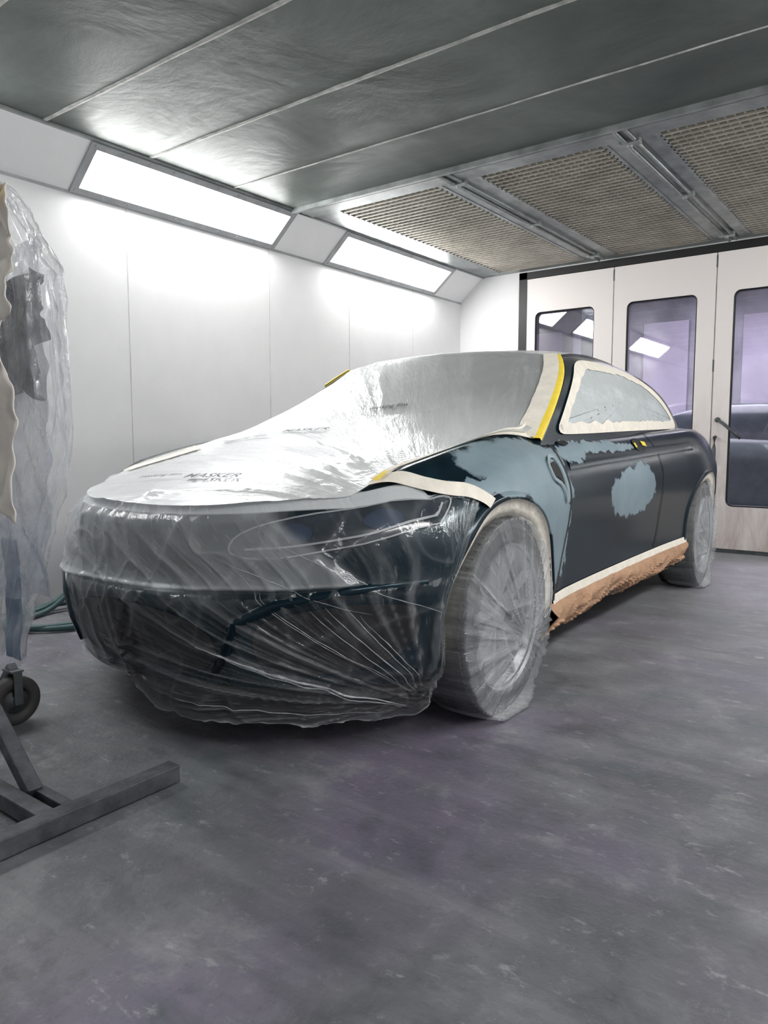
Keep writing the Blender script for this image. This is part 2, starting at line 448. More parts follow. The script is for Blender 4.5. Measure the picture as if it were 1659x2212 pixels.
def slope_pt(y, s, off=0):
    n = Vector((.23, 0, -.27)).normalized()
    p = Vector((XL+.27*s, y, ZS+.23*s))+n*off
    return p
def slope_quad(mb, y0, y1, s0, s1, off, th):
    vs = [slope_pt(y, s, o) for o in (off, off+th) for y in (y0, y1) for s in (s0, s1)]
    mb.add(vs, [(0,1,3,2),(4,6,7,5),(0,2,6,4),(1,5,7,3),(0,4,5,1),(2,3,7,6)])
b = MB(); slope_quad(b, YF-.1, YB+.1, -.02, 1.03, -.05, .05)
b.obj("wall_slope", M_slope, kind="structure", label="white sloping panel between wall and ceiling")
b = MB()
def rs(y, s, off=0):
    p = slope_pt(y, s, off); return Vector((XR-(p.x-XL), p.y, p.z))
vs = [rs(y, s, o) for o in (-.05, 0) for y in (YF-.1, YB+.1) for s in (-.02, 1.03)]
b.add(vs, [(0,1,3,2),(4,6,7,5),(0,2,6,4),(1,5,7,3),(0,4,5,1),(2,3,7,6)])
b.obj("wall_slope_right", M_slope, kind="structure", label="white sloping panel between wall and ceiling")

def lamp(y0, y1, mirror=False):
    cx = XL+.13
    root = empty("wall_lamp", ((XR-.13) if mirror else cx, (y0+y1)/2, 2.5), label="long rectangular fluorescent lamp panel with grey frame in sloping wall", category="lamp", group="booth lamps along the sloping wall panel")
    fr = MB(); s0, s1 = .02, .96; fw = .11; fy = .045
    slope_quad(fr, y0, y1, s0, s0+fw, 0, .014); slope_quad(fr, y0, y1, s1-fw, s1, 0, .014)
    slope_quad(fr, y0, y0+fy, s0+fw, s1-fw, 0, .014); slope_quad(fr, y1-fy, y1, s0+fw, s1-fw, 0, .014)
    k = 9
    for i in range(k+1):
        y = y0+.03+(y1-y0-.06)*i/k
        for s in (s0+fw*.45, s1-fw*.45): slope_quad(fr, y-.006, y+.006, s-.02, s+.02, .014, .005)
    df = MB(); slope_quad(df, y0+fy, y1-fy, s0+fw, s1-fw, .001, .004)
    rl = Vector(root.location)
    for mb in (fr, df):
        vv = []
        for v in mb.v:
            v = Vector(v)
            if mirror: v.x = XR-(v.x-XL)
            vv.append(tuple(v-rl))
        mb.v = vv
    fr.obj("lamp_frame", M_frame, root); df.obj("lamp_diffuser", M_lamp, root)
for y0 in (.24, 2.45, 4.66): lamp(y0, y0+1.64)
for y0 in (.24, 2.45, 4.66): lamp(y0, y0+1.64, True)

# seams
tn = [0]
def trim(mb, mat, label, smooth=False):
    tn[0] += 1
    return mb.obj("trim_%d" % tn[0], mat, kind="structure", smooth=smooth, label=label)
for y in (-1.1, -.45, .2, .86, 1.52, 2.17, 2.82, 3.47):
    mb = MB(); vs = []; n = 160; x0, x1 = XS-.02, XR
    for i in range(n+1):
        x = x0+(x1-x0)*i/n
        w = .007+.010*abs(nz(x*6, y*3))+(.004 if y < 3 else 0)
        if y > 3: w *= .5
        c = y+.004*nz(x*3, y)
        vs += [(x, c-w, ZC), (x, c-w*.6, ZC-.005), (x, c+w*.6, ZC-.005), (x, c+w, ZC)]
    fs = [(4*i+k, 4*i+k+1, 4*i+k+5, 4*i+k+4) for i in range(n) for k in range(3)]
    mb.add(vs, fs); trim(mb, M_seam, "pale sealed seam between ceiling sheets", True)
for y in (.6, 1.75, 2.83, 4.05, 5.0, 5.95):
    mb = MB(); mb.box((XL, y-.003, 0), (XL+.002, y+.003, ZS)); trim(mb, M_seamd, "thin vertical joint between wall panels")
mb = MB(); mb.box((XL, YF, ZS-.012), (XL+.006, YB, ZS+.004)); trim(mb, M_frame, "thin joint under the sloping panel")
mb = MB(); mb.box((XS-.02, YF, ZC-.012), (XS+.012, YB, ZC)); trim(mb, M_steel, "thin metal angle along the ceiling edge")

# end plenum: frame beams, rails, filters
mb = MB(); mb.box((XS, 4.02, ZC-.03), (XR, 4.05, ZC)); mb.box((XS, 4.10, ZC-.012), (XR, 4.24, ZC+.02)); mb.box((XS, 4.05, ZC-.02), (XR, 4.075, ZC+.01))
trim(mb, M_steel, "galvanised cross beam at the edge of the filter section")
mb = MB(); mb.box((XS, YB-.12, ZC-.005), (XR, YB, ZC+.03)); trim(mb, M_steel, "galvanised edge strip above the doors")
mb = MB(); mb.box((XS-.02, 4.05, ZC-.006), (-3.64, YB, ZC+.02)); trim(mb, M_steel, "galvanised side strip beside the filters")
for rx in (-2.6, -1.49, -.38):
    root = empty("ceiling_rail", (rx, 5.4, ZC), label="galvanised ceiling rail with twin rods and clamp brackets", category="rail", group="ceiling rails between the filters")
    mb = MB(); mb.box((-.135, -1.25, -.004), (-.055, 1.40, .015)); mb.box((.055, -1.25, -.004), (.135, 1.40, .015)); mb.box((-.06, -1.25, .01), (.06, 1.4, .03)); mb.obj("rail_channel", M_steel, root, bevel=.003)
    for xx, zz_, rr in ((-.022, -.022, .012), (.03, -.018, .010)):
        mb = MB(); mb.tube([(xx, -1.36, zz_), (xx, 1.35, zz_)], rr); mb.obj("rail_rod", M_steel, root, smooth=True)
    for k, yy in enumerate((-1.15, -.05, 1.15)):
        mb = MB(); mb.box((-.06, -.022, -.036), (.06, .022, -.004)); mb.tube([(0, 0, -.05), (0, 0, -.03)], .016)
        o = mb.obj("clamp_bracket", M_steel, root, bevel=.004); o.location = (0, yy, 0)
def filt(x0, x1):
    y0, y1 = 4.24, 6.71
    root = empty("ceiling_filter", ((x0+x1)/2, (y0+y1)/2, ZC), label="amber ceiling filter behind a fine metal wire grid", category="air filter", group="ceiling air filters")
    hx = (x1-x0)/2; hy = (y1-y0)/2
    mb = MB(); mb.box((-hx-.03, -hy-.01, .035), (hx+.03, hy+.01, .06)); mb.obj("filter_mat", M_filter, root)
    mb = MB()
    nx = 17; ny = 40
    for i in range(nx+1):
        x = -hx+2*hx*i/nx; mb.box((x-.005, -hy, -.001), (x+.005, hy, .012))
    for i in range(ny+1):
        y = -hy+2*hy*i/ny; mb.box((-hx, y-.010, -.008), (hx, y+.010, .012))
    mb.obj("wire_grid", M_grid, root)
    mb = MB()
    for a in ((-hx-.02, -hy, -hx+.012, hy), (hx-.012, -hy, hx+.02, hy)): mb.box((a[0], a[1], -.008), (a[2], a[3], .02))
    mb.obj("filter_frame", M_steel, root)
filt(-3.62, -2.75); filt(-2.45, -1.64); filt(-1.34, -.53); filt(-.23, .6)

# ------------------------------------------------------------------ doors
mb = MB()
mb.box((-3.455, YB-.02, 0), (-3.37, YB+.08, 2.61)); mb.box((-3.45, YB-.02, 2.545), (.07, YB+.08, 2.61)); mb.box((.03, YB-.02, 0), (.07, YB+.08, 2.61))
trim(mb, M_black, "black rubber-sealed frame around the doors")
def rrect(x0, x1, z0, z1, r, n=8):
    pts = []
    for cx, cz, a in ((x1-r, z1-r, 0), (x0+r, z1-r, 90), (x0+r, z0+r, 180), (x1-r, z0+r, 270)):
        for i in range(n+1):
            t = rad(a+90*i/n); pts.append((cx+r*math.cos(t), cz+r*math.sin(t)))
    return pts
def door(i, x0, x1, wx0, wx1):
    z0, z1 = .035, 2.54; wz0, wz1 = .40, 2.215
    cx = (x0+x1)/2
    n = 8; P = rrect(wx0-cx, wx1-cx, wz0, wz1, .055, n)
    C = [(x1-cx, z1), (x0-cx, z1), (x0-cx, z0), (x1-cx, z0)]
    v = [(c[0], 0, c[1]) for c in C]+[(p[0], 0, p[1]) for p in P]; f = []
    for k in range(4):
        s = 4+k*(n+1)
        for j in range(n): f.append((k, s+j, s+j+1))
        k2 = (k+1) % 4; f.append((k, s+n, 4+k2*(n+1), k2))
    me = MB(); me.add(v, f)
    o = me.obj("door_%d" % i, M_doorp, solid=.045, kind="structure", label="cream metal folding door leaf with rounded window")
    o.location = (cx, YB+.03, 0)
    g = MB(); g.tube([(p[0]+cx, YB+.005, p[1]) for p in P], .014, 8, closed=True)
    trim(g, M_black, "black rubber gasket around the door window", True)
    w = MB(); w.box((wx0, YB+.028, wz0), (wx1, YB+.033, wz1))
    w.obj("window_%d" % i, M_glass, kind="structure", label="glass pane in folding door")
    return o
d1 = door(1, -3.37, -2.505, -3.28, -2.68); d2 = door(2, -2.495, -1.62, -2.375, -1.765); d3 = door(3, -1.61, -.79, -1.475, -.90); d4 = door(4, -.78, .03, -.66, -.10)
for x in (-2.5, -1.615, -.785):
    g = MB(); g.box((x-.012, YB+.0, .03), (x+.012, YB+.03, 2.54)); trim(g, M_seamd, "grey joint strip between door leaves")
    for z in (2.47, 1.6, .5):
        g = MB(); g.tube([(x, YB-.006, z-.05), (x, YB-.006, z+.05)], .012); g.box((x-.03, YB-.004, z-.03), (x+.03, YB+.008, z+.03)); trim(g, M_steeld, "dark door hinge")
g = MB(); g.box((-3.37, YB-.01, 0), (.03, YB+.06, .035)); trim(g, M_steeld, "steel threshold under the doors")
h = MB(); h.tube([(-1.56, YB-.02, 1.14), (-1.50, YB-.06, 1.10), (-1.42, YB-.07, 1.03), (-1.37, YB-.05, .98)], .013); h.tube([(-1.56, YB+.01, 1.14), (-1.56, YB-.03, 1.14)], .022)
o = h.obj("door_handle", M_steeld, d3, smooth=True, label="dark lever handle"); o.location = -Vector(d3.location)
h = MB(); h.tube([(-1.575, YB+.01, 1.00), (-1.575, YB-.04, .99), (-1.575, YB-.045, .90), (-1.575, YB-.04, .79), (-1.575, YB+.01, .78)], .015)
o = h.obj("door_pull", M_steeld, d3, smooth=True, label="dark pull handle"); o.location = -Vector(d3.location)
# outer hall beyond the doors
b = MB(); b.box((-9, YB+6.5, 0), (3.5, YB+6.6, 4)); b.obj("wall_hall", M_beige, kind="structure", label="dim lilac hall wall beyond the doors")
b = MB(); b.box((-9, YB+.1, 3.6), (3.5, YB+6.6, 3.7)); b.obj("ceiling_hall", M_ofloor, kind="structure", label="dim hall ceiling")
b = MB(); b.box((-9, YB+.1, 0), (-8.9, YB+6.5, 3.7)); b.obj("wall_hall_left", M_beige, kind="structure", label="dim hall wall")
b = MB(); b.box((3.4, YB+.1, 0), (3.5, YB+6.5, 3.7)); b.obj("wall_hall_right", M_beige, kind="structure", label="dim hall wall")
b = MB(); b.box((-9, YB+.1, -.1), (XL-.1, YB+6.5, 0)); b.box((XR+.1, YB+.1, -.1), (3.5, YB+6.5, 0)); b.obj("floor_hall", M_ofloor, kind="structure", label="hall floor beyond the booth")
for i, x in enumerate((-6.3, -5.3, -4.0, -2.4, -1.2)):
    b = MB(); b.box((x-.3, YB+6.42, .9), (x+.45, YB+6.5, 3.0))
    b.box((x-.33, YB+6.41, .87), (x+.48, YB+6.43, .90))
    trim(b, M_shutter, "pale lilac panel on the hall wall")
b = MB(); b.box((-4.45, YB+4.0, 0), (-4.15, YB+4.3, 3.6)); trim(b, M_steeld, "dark structural column in the hall")
lt = bpy.data.lights.new("hall_fill_light", 'AREA'); lt.energy = 400; lt.size = 3; lt.color = (.90, .86, 1.0)  # unseen area light added to brighten the hall in cool lilac
lo = bpy.data.objects.new("hall_fill_light", lt); lo.location = (-3, YB+3.5, 3.5); COL.objects.link(lo)
psr = empty("parts_stand", (-2.85, 8.15, 0), label="slim dark metal parts stand behind the door glass", category="stand")
mb = MB()
for x in (-.25, .25):
    mb.tube([(x, -.25, 0), (x, 0, 1.25), (x, .25, 0)], .014)
mb.tube([(-.25, 0, 1.25), (.25, 0, 1.25)], .014); mb.tube([(-.25, -.12, .6), (.25, -.12, .6)], .012)
mb.obj("stand_frame", M_steeld, psr, smooth=True)

# ------------------------------------------------------------------ car shape functions (local: +x = visible flank, y from nose to tail)
ZTC = [(0,.735),(.12,.765),(.3,.815),(.6,.88),(1.0,.935),(1.4,.975),(1.6,1.0),(2.5,1.02),(3.6,1.05),(4.0,1.07),(4.5,1.08),(4.72,.98)]
ZTE = [(0,.68),(.3,.73),(.48,.775),(.6,.812),(.9,.880),(1.15,.918),(1.4,.945),(1.6,.965),(2.5,.99),(3.35,1.02),(3.8,1.035),(4.2,1.01),(4.6,.95),(4.72,.9)]
WT = [(0,.77),(.2,.815),(.45,.872),(.90,.925),(1.28,.905),(1.5,.885),(2.2,.885),(2.9,.90),(3.3,.92),(3.76,.955),(4.15,.92),(4.5,.84),(4.72,.76)]
PW = [(0,.93),(.06,.965),(.16,.98),(.4,.985),(.6,1.0),(.72,1.0),(.82,.975),(.90,.94),(.96,.905),(1,.86)]
def Zb(y): return .205-.015*sstep(.5, .9, y)
def Zt(y, u): 
    c = ci(ZTC, y); e = ci(ZTE, y); a = abs(u)
    rk = .048*sstep(.30, .60, y)*(1-sstep(1.25, 1.6, y))
    return c+(e-c)*a**3.2+rk*math.exp(-((a-.91)/.080)**2)-.006*sstep(.3,.6,y)*(1-sstep(1.3,1.6,y))*math.exp(-((a-.70)/.1)**2)
def Wd(y): return ci(WT, y)
def Pw(w): return ci(PW, clamp(w))
YFR = [(0,.035),(.2,.01),(.40,-.005),(.53,-.005),(.59,.035),(.78,.035),(.92,.045),(1,.075)]
def yfront(w, u):
    a = abs(u)
    return ci(YFR, clamp(w))*(1-.4*a**4)+.06*a**2+.42*a**3.2
def yrear(w, u): return 4.70-.10*(1-w)-.26*abs(u)**3
def zt1(y): return Zt(y, 1)
def body_pt(u, v, w):
    y = yfront(w, u); y += v*(yrear(w, u)-y)
    x = u*Wd(y)*Pw(w)
    z = Zb(y)+w*(Zt(y, u)-Zb(y))
    return Vector((x, y, z))
def side_x(y, z):
    w = (z-Zb(y))/(zt1(y)-Zb(y)); return Wd(y)*Pw(w)
def side_pt(off, sg=1):
    return lambda y, z: Vector((sg*(side_x(y, z)+off), y, z))
def top_z(x, y):
    u = clamp(abs(x)/(Wd(y)*.86), 0, 1); return Zt(y, u)
def sect_pt(off, sg=1):
    def f(y, s):
        if s <= 1:
            x = s*Wd(y)*.86; return Vector((sg*(x+off*.3*s), y, Zt(y, s)+off))
        w = 1-(s-1); e = zt1(y); k = clamp((s-1)/.12)
        return Vector((sg*(Wd(y)*Pw(w)+off*(.3+.7*k)), y, Zb(y)+w*(e-Zb(y))+off*(1-k)))
    return f

def defbox(us, nv, nw, f):
    nu = len(us)-1
    idx = {}; vs = []
    def g(i, j, k):
        key = (i, j, k)
        if key not in idx:
            idx[key] = len(vs); vs.append(f(us[i], j/nv, k/nw))
        return idx[key]
    fs = []
    for k in (0, nw):
        for i in range(nu):
            for j in range(nv): fs.append((g(i,j,k), g(i+1,j,k), g(i+1,j+1,k), g(i,j+1,k)))
    for j in (0, nv):
        for i in range(nu):
            for k in range(nw): fs.append((g(i,j,k), g(i+1,j,k), g(i+1,j,k+1), g(i,j,k+1)))
    for i in (0, nu):
        for j in range(nv):
            for k in range(nw): fs.append((g(i,j,k), g(i,j+1,k), g(i,j+1,k+1), g(i,j,k+1)))
    return vs, fs
def uspace(n, p): return [math.copysign(1-(1-abs(-1+2*i/n))**p, -1+2*i/n) for i in range(n+1)]

YA, YR, RW = .90, 3.76, .345   # axles, wheel radius
AR = .410
# cabin
CW = [(.9,.80),(.95,.785),(1.1,.755),(1.25,.705),(1.34,.645),(1.39,.59),(1.44,.52)]
ZR = [(1.9,1.37),(2.05,1.40),(2.3,1.43),(2.6,1.44),(3.0,1.425),(3.3,1.375),(3.5,1.315),(3.7,1.23),(3.9,1.13),(4.1,1.06)]
PLAN = [(1.2,1.0),(2.6,1.0),(3.2,.98),(3.7,.95),(4.1,.88)]
ZCB = .90
def ZRt(y, u): return ci(ZR, y)-.045*abs(u)**3
def ws_y(z, u): return 1.2+(z-.95)*1.65+.2*u*u*(1-.5*clamp((z-.95)/.45))
def cab_pt(u, v, w):
    zz = ZCB+w*(1.40-.045*abs(u)**3-ZCB)
    y0 = ws_y(zz, u)-.0*u; y1 = 4.15-.12*w
    y = y0+v*(y1-y0)
    z = ZCB+w*(ZRt(max(y, 2.05), u)-ZCB) if y > 2.05 else zz
    x = u*ci(CW, z)*ci(PLAN, y)
    return Vector((x, y, z))
def cab_side(off, sg=1):
    return lambda y, z: Vector((sg*(ci(CW, z)*ci(PLAN, y)+off), y, z))
def ws_pt(off, sg=1):
    def f(u, z):
        p = Vector((sg*u*ci(CW, z), ws_y(z, u), z)); n = Vector((sg*.25*u, -.53, .85)).normalized(); return p+n*off
    return f

# car root
CO = Vector((-2.0525, 1.364, 0)); CROT = rad(1.8)
car = empty("car", CO, CROT, label="dark teal coupe masked with plastic film, tape and brown paper", category="car")

def build_body(parent, mat, name="body"):
    vs, fs = defbox(uspace(44, 1.25), 120, 44, body_pt)
    o = mobj(name, vs, fs, mat, None, recalc=True)
    cm = bmesh.new()
    for yy in (YA, YR):
        for sg in (-1, 1):
            M = Matrix.Translation((sg*.86, yy, RW)) @ Matrix.Rotation(math.pi/2, 4, 'Y')
            bmesh.ops.create_cone(cm, cap_ends=True, segments=72, radius1=AR, radius2=AR, depth=.56, matrix=M)
    me = bpy.data.meshes.new("cut"); cm.to_mesh(me); cm.free()
    c = bpy.data.objects.new("cut", me); COL.objects.link(c)
    md = o.modifiers.new("b", 'BOOLEAN'); md.object = c; md.operation = 'DIFFERENCE'; md.solver = 'EXACT'
    bpy.context.view_layer.update()
    dg = bpy.context.evaluated_depsgraph_get()
    nm = bpy.data.meshes.new_from_object(o.evaluated_get(dg))
    o.modifiers.clear(); o.data = nm
    bpy.data.objects.remove(c)
    bm = bmesh.new(); bm.from_mesh(nm)
    for e in bm.edges:
        if len(e.link_faces) == 2: e.smooth = e.calc_face_angle(0) < rad(50)
    bm.to_mesh(nm); bm.free()
    for p in nm.polygons: p.use_smooth = True
    o.parent = parent
    return o
body = build_body(car, M_paint)
vs, fs = defbox(uspace(24, 1), 70, 20, cab_pt)
cabin = mobj("cabin", vs, fs, M_paint, car, recalc=True, label="dark painted roof and pillars")

mb = MB(); P = densify([Vector(p) for p in ((-.93,.97),(.93,.97),(.93,1.33),(.5,1.375),(0,1.385),(-.5,1.375),(-.93,1.33))], .05)
fill(mb, P, ws_pt(.004), 8); mb.obj("windshield", M_glassd, car, smooth=True)

win = chaikin([Vector(p) for p in ((1.57,.985),(1.70,1.09),(1.95,1.262),(2.10,1.342),(2.32,1.372),(2.8,1.374),(3.12,1.342),(3.38,1.275),(3.58,1.19),(3.72,1.10),(3.77,1.045),(3.6,1.035),(2.6,1.010),(1.8,.985))], 2)
win = densify(win, .03)
win_in = inset(win, [.052+.018*nz(i*.35, 3) for i in range(len(win))])
for sg in (1, -1):
    mb = MB(); strip(mb, win, win_in, cab_side(.008, sg), 3); mb.obj("window_tape", M_cream, car, smooth=True, label="cream masking tape around the side window")
    mb = MB(); c = Vector((2.65, 1.18)); fill(mb, win_in, cab_side(.005, sg), 8, c); o = mb.obj("side_window_film", M_filmwin, car, smooth=True, label="translucent film over the side window")
    for yy in (YA, YR):
        A = []; B = []; C = []
        for i in range(61):
            t = rad(-12+204*i/60)
            cs, sn = math.cos(t), math.sin(t)
            A.append((yy+(AR+.002)*cs, RW+(AR+.002)*sn)); B.append((yy+.350*cs, RW+.350*sn)); C.append((yy+(AR+.03)*cs, RW+(AR+.03)*sn))
        v = []
        for i in range(61):
            xo = side_x(A[i][0], max(.2, A[i][1]))
            rip = .014*nz(i*.9, yy)
            v += [Vector((sg*(xo+.003), *A[i])), Vector((sg*(xo-.004), A[i][0], A[i][1]-.002)), Vector((sg*(xo-.012+rip), (A[i][0]+B[i][0])/2, (A[i][1]+B[i][1])/2+rip)), Vector((sg*(xo-.03+rip*.6), B[i][0], B[i][1]+rip))]
        mb = MB(); mb.add(v, [(4*i+k, 4*i+k+1, 4*i+k+5, 4*i+k+4) for i in range(60) for k in range(3)])
        mb.obj("arch_tape", M_cream, car, smooth=True, solid=.002, label="crumpled cream masking tape lining the wheel arch")
        v = []
        for i in range(61):
            xo = side_x(C[i][0], max(.2, C[i][1])); xa = side_x(A[i][0], max(.2, A[i][1]))
            v += [Vector((sg*(xo-.002), *C[i])), Vector((sg*((xo+xa)/2+.010), (A[i][0]+C[i][0])/2, (A[i][1]+C[i][1])/2)), Vector((sg*(xa+.010), *A[i])), Vector((sg*(xa-.02), *A[i]))]
        mb = MB(); mb.add(v, [(4*i+k, 4*i+k+1, 4*i+k+5, 4*i+k+4) for i in range(60) for k in range(3)])
        mb.obj("arch_lip", M_paint, car, smooth=True)
    # sill tape + paper
    mb = MB(); v = []; nn = 260; rows = 18
    Y0, Y1 = 1.31, 3.36
    for i in range(nn+1):
        y = Y0+(Y1-Y0)*i/nn
        zt = .345+.012*(y-1.27)
        x0 = side_x(y, zt)
        for dx, z in [(0.004, zt), (.012, zt-.034+.004*nz(y*9, 1))]: v.append(Vector((sg*(x0+dx), y, z)))
    mb.add(v, [(2*i, 2*i+1, 2*i+3, 2*i+2) for i in range(nn)])
    mb.obj("sill_tape", M_cream, car, smooth=True, label="cream masking tape along the sill")
    v = []
    for i in range(nn+1):
        y = Y0-.04+(Y1+.05-Y0)*i/nn
        zt = .315+.012*(y-1.27)
        x0 = side_x(y, zt)
        zl = .145+.018*(y-1.3)+.045*nz(y*2.1, 2)+.03*nz(y*6, 5)
        for k in range(rows+1):
            t = k/rows
            bulge = .018*math.sin(math.pi*min(1, t*1.15))*(1+1.0*nz(y*3, t*1.5, 3))
            cr = abs(.020*nz(y*7+t*2, t*2, 1))+.026*(1-abs(nz(y*9+t*3, t*1.3, 7)))**6
            x = x0+.008+bulge+cr*min(1, t*5)-.10*t**2
            v.append(Vector((sg*x, y+.015*nz(y*7, t*4), zt+(zl-zt)*t)))
    mb = MB(); mb.add(v, grid_faces(rows, nn)); mb.obj("masking_paper", M_brown, car, smooth=False, solid=.002, label="crumpled brown masking paper along the sill")
    z0_ = .955 if sg > 0 else 1.26
    zs = [z0_+(1.355-z0_)*i/24 for i in range(25)]
    f = ws_pt(.020, sg); v = []
    if sg > 0:
        for z in zs: v += [f(.880-.015*abs(nz(z*20, 1)), z), f(.93, z), f(.976+.005*nz(z*14, 3), z)]
        mb = MB(); mb.add(v, [(3*i+k, 3*i+k+1, 3*i+k+4, 3*i+k+3) for i in range(24) for k in range(2)])
        mb.obj("pillar_tape", M_cream, car, smooth=True, label="cream masking tape beside the windshield pillar")
    f = ws_pt(.014, sg); v = []; cs_ = cab_side(.006, sg)
    for z in zs: v += [f(.965 if sg > 0 else .985, z), f(.995, z)+Vector((sg*.004, 0, 0)), cs_(ws_y(z, 1)+.002, z)]
    mb = MB(); mb.add(v, [(3*i+k, 3*i+k+1, 3*i+k+4, 3*i+k+3) for i in range(24) for k in range(2)])
    mb.obj("pillar_tape", M_yellow, car, smooth=True, label="yellow masking tape beside the windshield pillar")
    sp = side_pt(.0035, sg)
    for pts in (((1.47,.955),(1.50,.90),(1.50,.70),(1.45,.50),(1.37,.37),(1.35,.345)), ((2.84,1.0),(2.86,.85),(2.85,.60),(2.82,.45),(2.76,.37))):
        mb = MB(); ribbon(mb, chaikin([Vector(p) for p in pts], 3, False), .010, sp); mb.obj("door_gap", M_dark, car, smooth=True)
    mb = MB(); rows = 60; v = []
    for i in range(rows+1):
        y = 1.56+(3.5-1.56)*i/rows; z = .86+.035*(y-1.5)
        x0 = side_x(y, z)
        v += [Vector((sg*(side_x(y, z+.02)+.001), y, z+.02)), Vector((sg*(x0+.007), y, z)), Vector((sg*(side_x(y, z-.03)+.001), y, z-.03))]
    mb.add(v, [(3*i+k, 3*i+k+1, 3*i+k+4, 3*i+k+3) for i in range(rows) for k in range(2)])
    mb.obj("door_crease", M_paint, car, smooth=True)
    mb = MB(); P = chaikin([Vector(p) for p in ((1.30,.80),(1.32,.90),(1.46,.905),(1.455,.72),(1.42,.70),(1.40,.78))], 2)
    strip(mb, P, inset(P, .014), side_pt(.011, sg), 1); mb.obj("fender_vent_frame", M_vent, car, smooth=True)
    mb = MB(); P2 = chaikin([Vector(p) for p in ((1.335,.815),(1.345,.87),(1.43,.875),(1.435,.785),(1.41,.775),(1.395,.81))], 2)
    fill(mb, P2, side_pt(.006, sg), 3); mb.obj("fender_vent", M_dark, car, smooth=True)
    mb = MB(); P = [Vector((2.60+.085*math.cos(t), .935+.036*math.sin(t))) for t in [2*math.pi*i/28 for i in range(28)]]
    fill(mb, P, side_pt(.006, sg), 3); mb.obj("door_handle_recess", M_dark, car, smooth=True, label="dark door handle recess")
    for a, bb in (((2.52, .935), (2.545, .935)), ((2.64, .945), (2.70, .94))):
        mb = MB(); ribbon(mb, densify([Vector(a), Vector(bb)], .01, False), .024, side_pt(.012, sg))
        mb.obj("handle_tape", M_yellow, car, smooth=True, label="yellow tape on door handle recess")
    mb = MB(); P = [Vector((1.62+.055*math.cos(t), .950+.012*math.sin(t))) for t in [2*math.pi*i/20 for i in range(20)]]
    fill(mb, P, side_pt(.012, sg), 2); mb.obj("mirror_mount", M_dark, car, smooth=True)

# ---------------- front details (u,w on the front face)
def fdir(s, a): return Vector((s*(.14*a+1.55*a**2.2), -1, 0)).normalized()
def front_pt(off):
    def f(u, w):
        s = 1 if u >= 0 else -1; a = abs(u)
        if a <= 1:
            p = body_pt(u, 0, w)
            d = fdir(s, a)
        else:
            y = yfront(w, 1)+(a-1)*.9
            e = zt1(y); z = Zb(y)+w*(e-Zb(y)); p = Vector((s*Wd(y)*Pw(w), y, z)); d = Vector((s, -.15, 0)).normalized()
        return p+d*off
    return f
for sg in (1, -1):
    P = densify(chaikin([Vector(p) for p in ((sg*.46,.76),(sg*.53,.89),(sg*.80,.965),(sg*1.00,.97),(sg*1.12,.93),(sg*1.04,.86),(sg*.82,.775),(sg*.60,.715))], 2), .03)
    mb = MB(); fill(mb, P, front_pt(.006), 6); mb.obj("headlight", M_lens, car, smooth=True)
    mb = MB(); f = front_pt(.010)
    strip(mb, P, inset(P, .007), f, 1); mb.obj("headlight_trim", M_hrim, car, smooth=True)
    mb = MB(); pth = densify(chaikin([Vector(p) for p in ((sg*.54,.785),(sg*.70,.79),(sg*.86,.835),(sg*1.00,.885),(sg*1.05,.925))], 2, False), .02, False)
    ribbon(mb, pth, .010, front_pt(.012), 1); mb.obj("headlight_strip", M_hrim, car, smooth=True)
    for uu, ww_ in ((.70, .860), (.90, .895)):
        rr = .030
        mb = MB(); Pq = [Vector((sg*uu+rr*1.3*math.cos(t), ww_+rr*1.5*math.sin(t))) for t in [2*math.pi*i/20 for i in range(20)]]
        fill(mb, Pq, front_pt(.010), 3)
        mb.obj("headlight_projector", M_ring, car, smooth=True)
    P = densify(chaikin([Vector(p) for p in ((sg*.03,.62),(sg*.03,.86),(sg*.10,.90),(sg*.36,.88),(sg*.40,.80),(sg*.34,.64),(sg*.12,.62))], 2), .03)
    mb = MB(); fill(mb, P, front_pt(.004), 4); mb.obj("kidney_grille", M_dark, car, smooth=True)
    P = densify(chaikin([Vector(p) for p in ((sg*.60,.10),(sg*.58,.34),(sg*.66,.44),(sg*.95,.50),(sg*.98,.30),(sg*.88,.10))], 2), .03)
    mb = MB(); fill(mb, P, front_pt(.005), 4); mb.obj("side_intake", M_dark, car, smooth=True)
    mb = MB(); pts = [front_pt(.008)(sg*uu, ww) for uu, ww in ((.44,.10),(.50,.24),(.54,.40),(.66,.50),(.82,.55),(.97,.56))]
    mb.tube(pts, [.012,.020,.024,.020,.018,.010], 8); mb.obj("bumper_blade", M_paint, car, smooth=True)
P = densify(chaikin([Vector(p) for p in ((-.48,.06),(-.42,.46),(.42,.46),(.48,.06))], 2), .03)
mb = MB(); fill(mb, P, front_pt(.005), 4); mb.obj("lower_intake", M_dark, car, smooth=True)
mb = MB(); v = []; n = 90
for i in range(n+1):
    u = -1+2*i/n; p = body_pt(u, 0, 0)
    zl = .19-.075*sstep(-.12, .14, u)+.06*sstep(.85, 1, u)
    q = Vector((p.x*.985, p.y+.005, zl)); 
    v += [p+Vector((0, .0, .03)), p+Vector((0, -.004, 0)), q, q+Vector((0, .10, .01))]
mb.add(v, [(4*i+k, 4*i+k+1, 4*i+k+5, 4*i+k+4) for i in range(n) for k in range(3)])
mb.obj("front_lip", M_black, car, smooth=True)
mb = MB(); p = Vector((0, .10, top_z(0, .12)+.004)); 
vv = [(p.x+.036*math.cos(t)*r, p.y-.01+.036*math.sin(t)*r*.8, p.z+.010*(1-r*r)+.02*math.sin(t)*r) for r in (0.001, .5, 1) for t in [2*math.pi*i/20 for i in range(20)]]
mb.add(vv, [(j*20+i, j*20+(i+1) % 20, (j+1)*20+(i+1) % 20, (j+1)*20+i) for j in range(2) for i in range(20)])
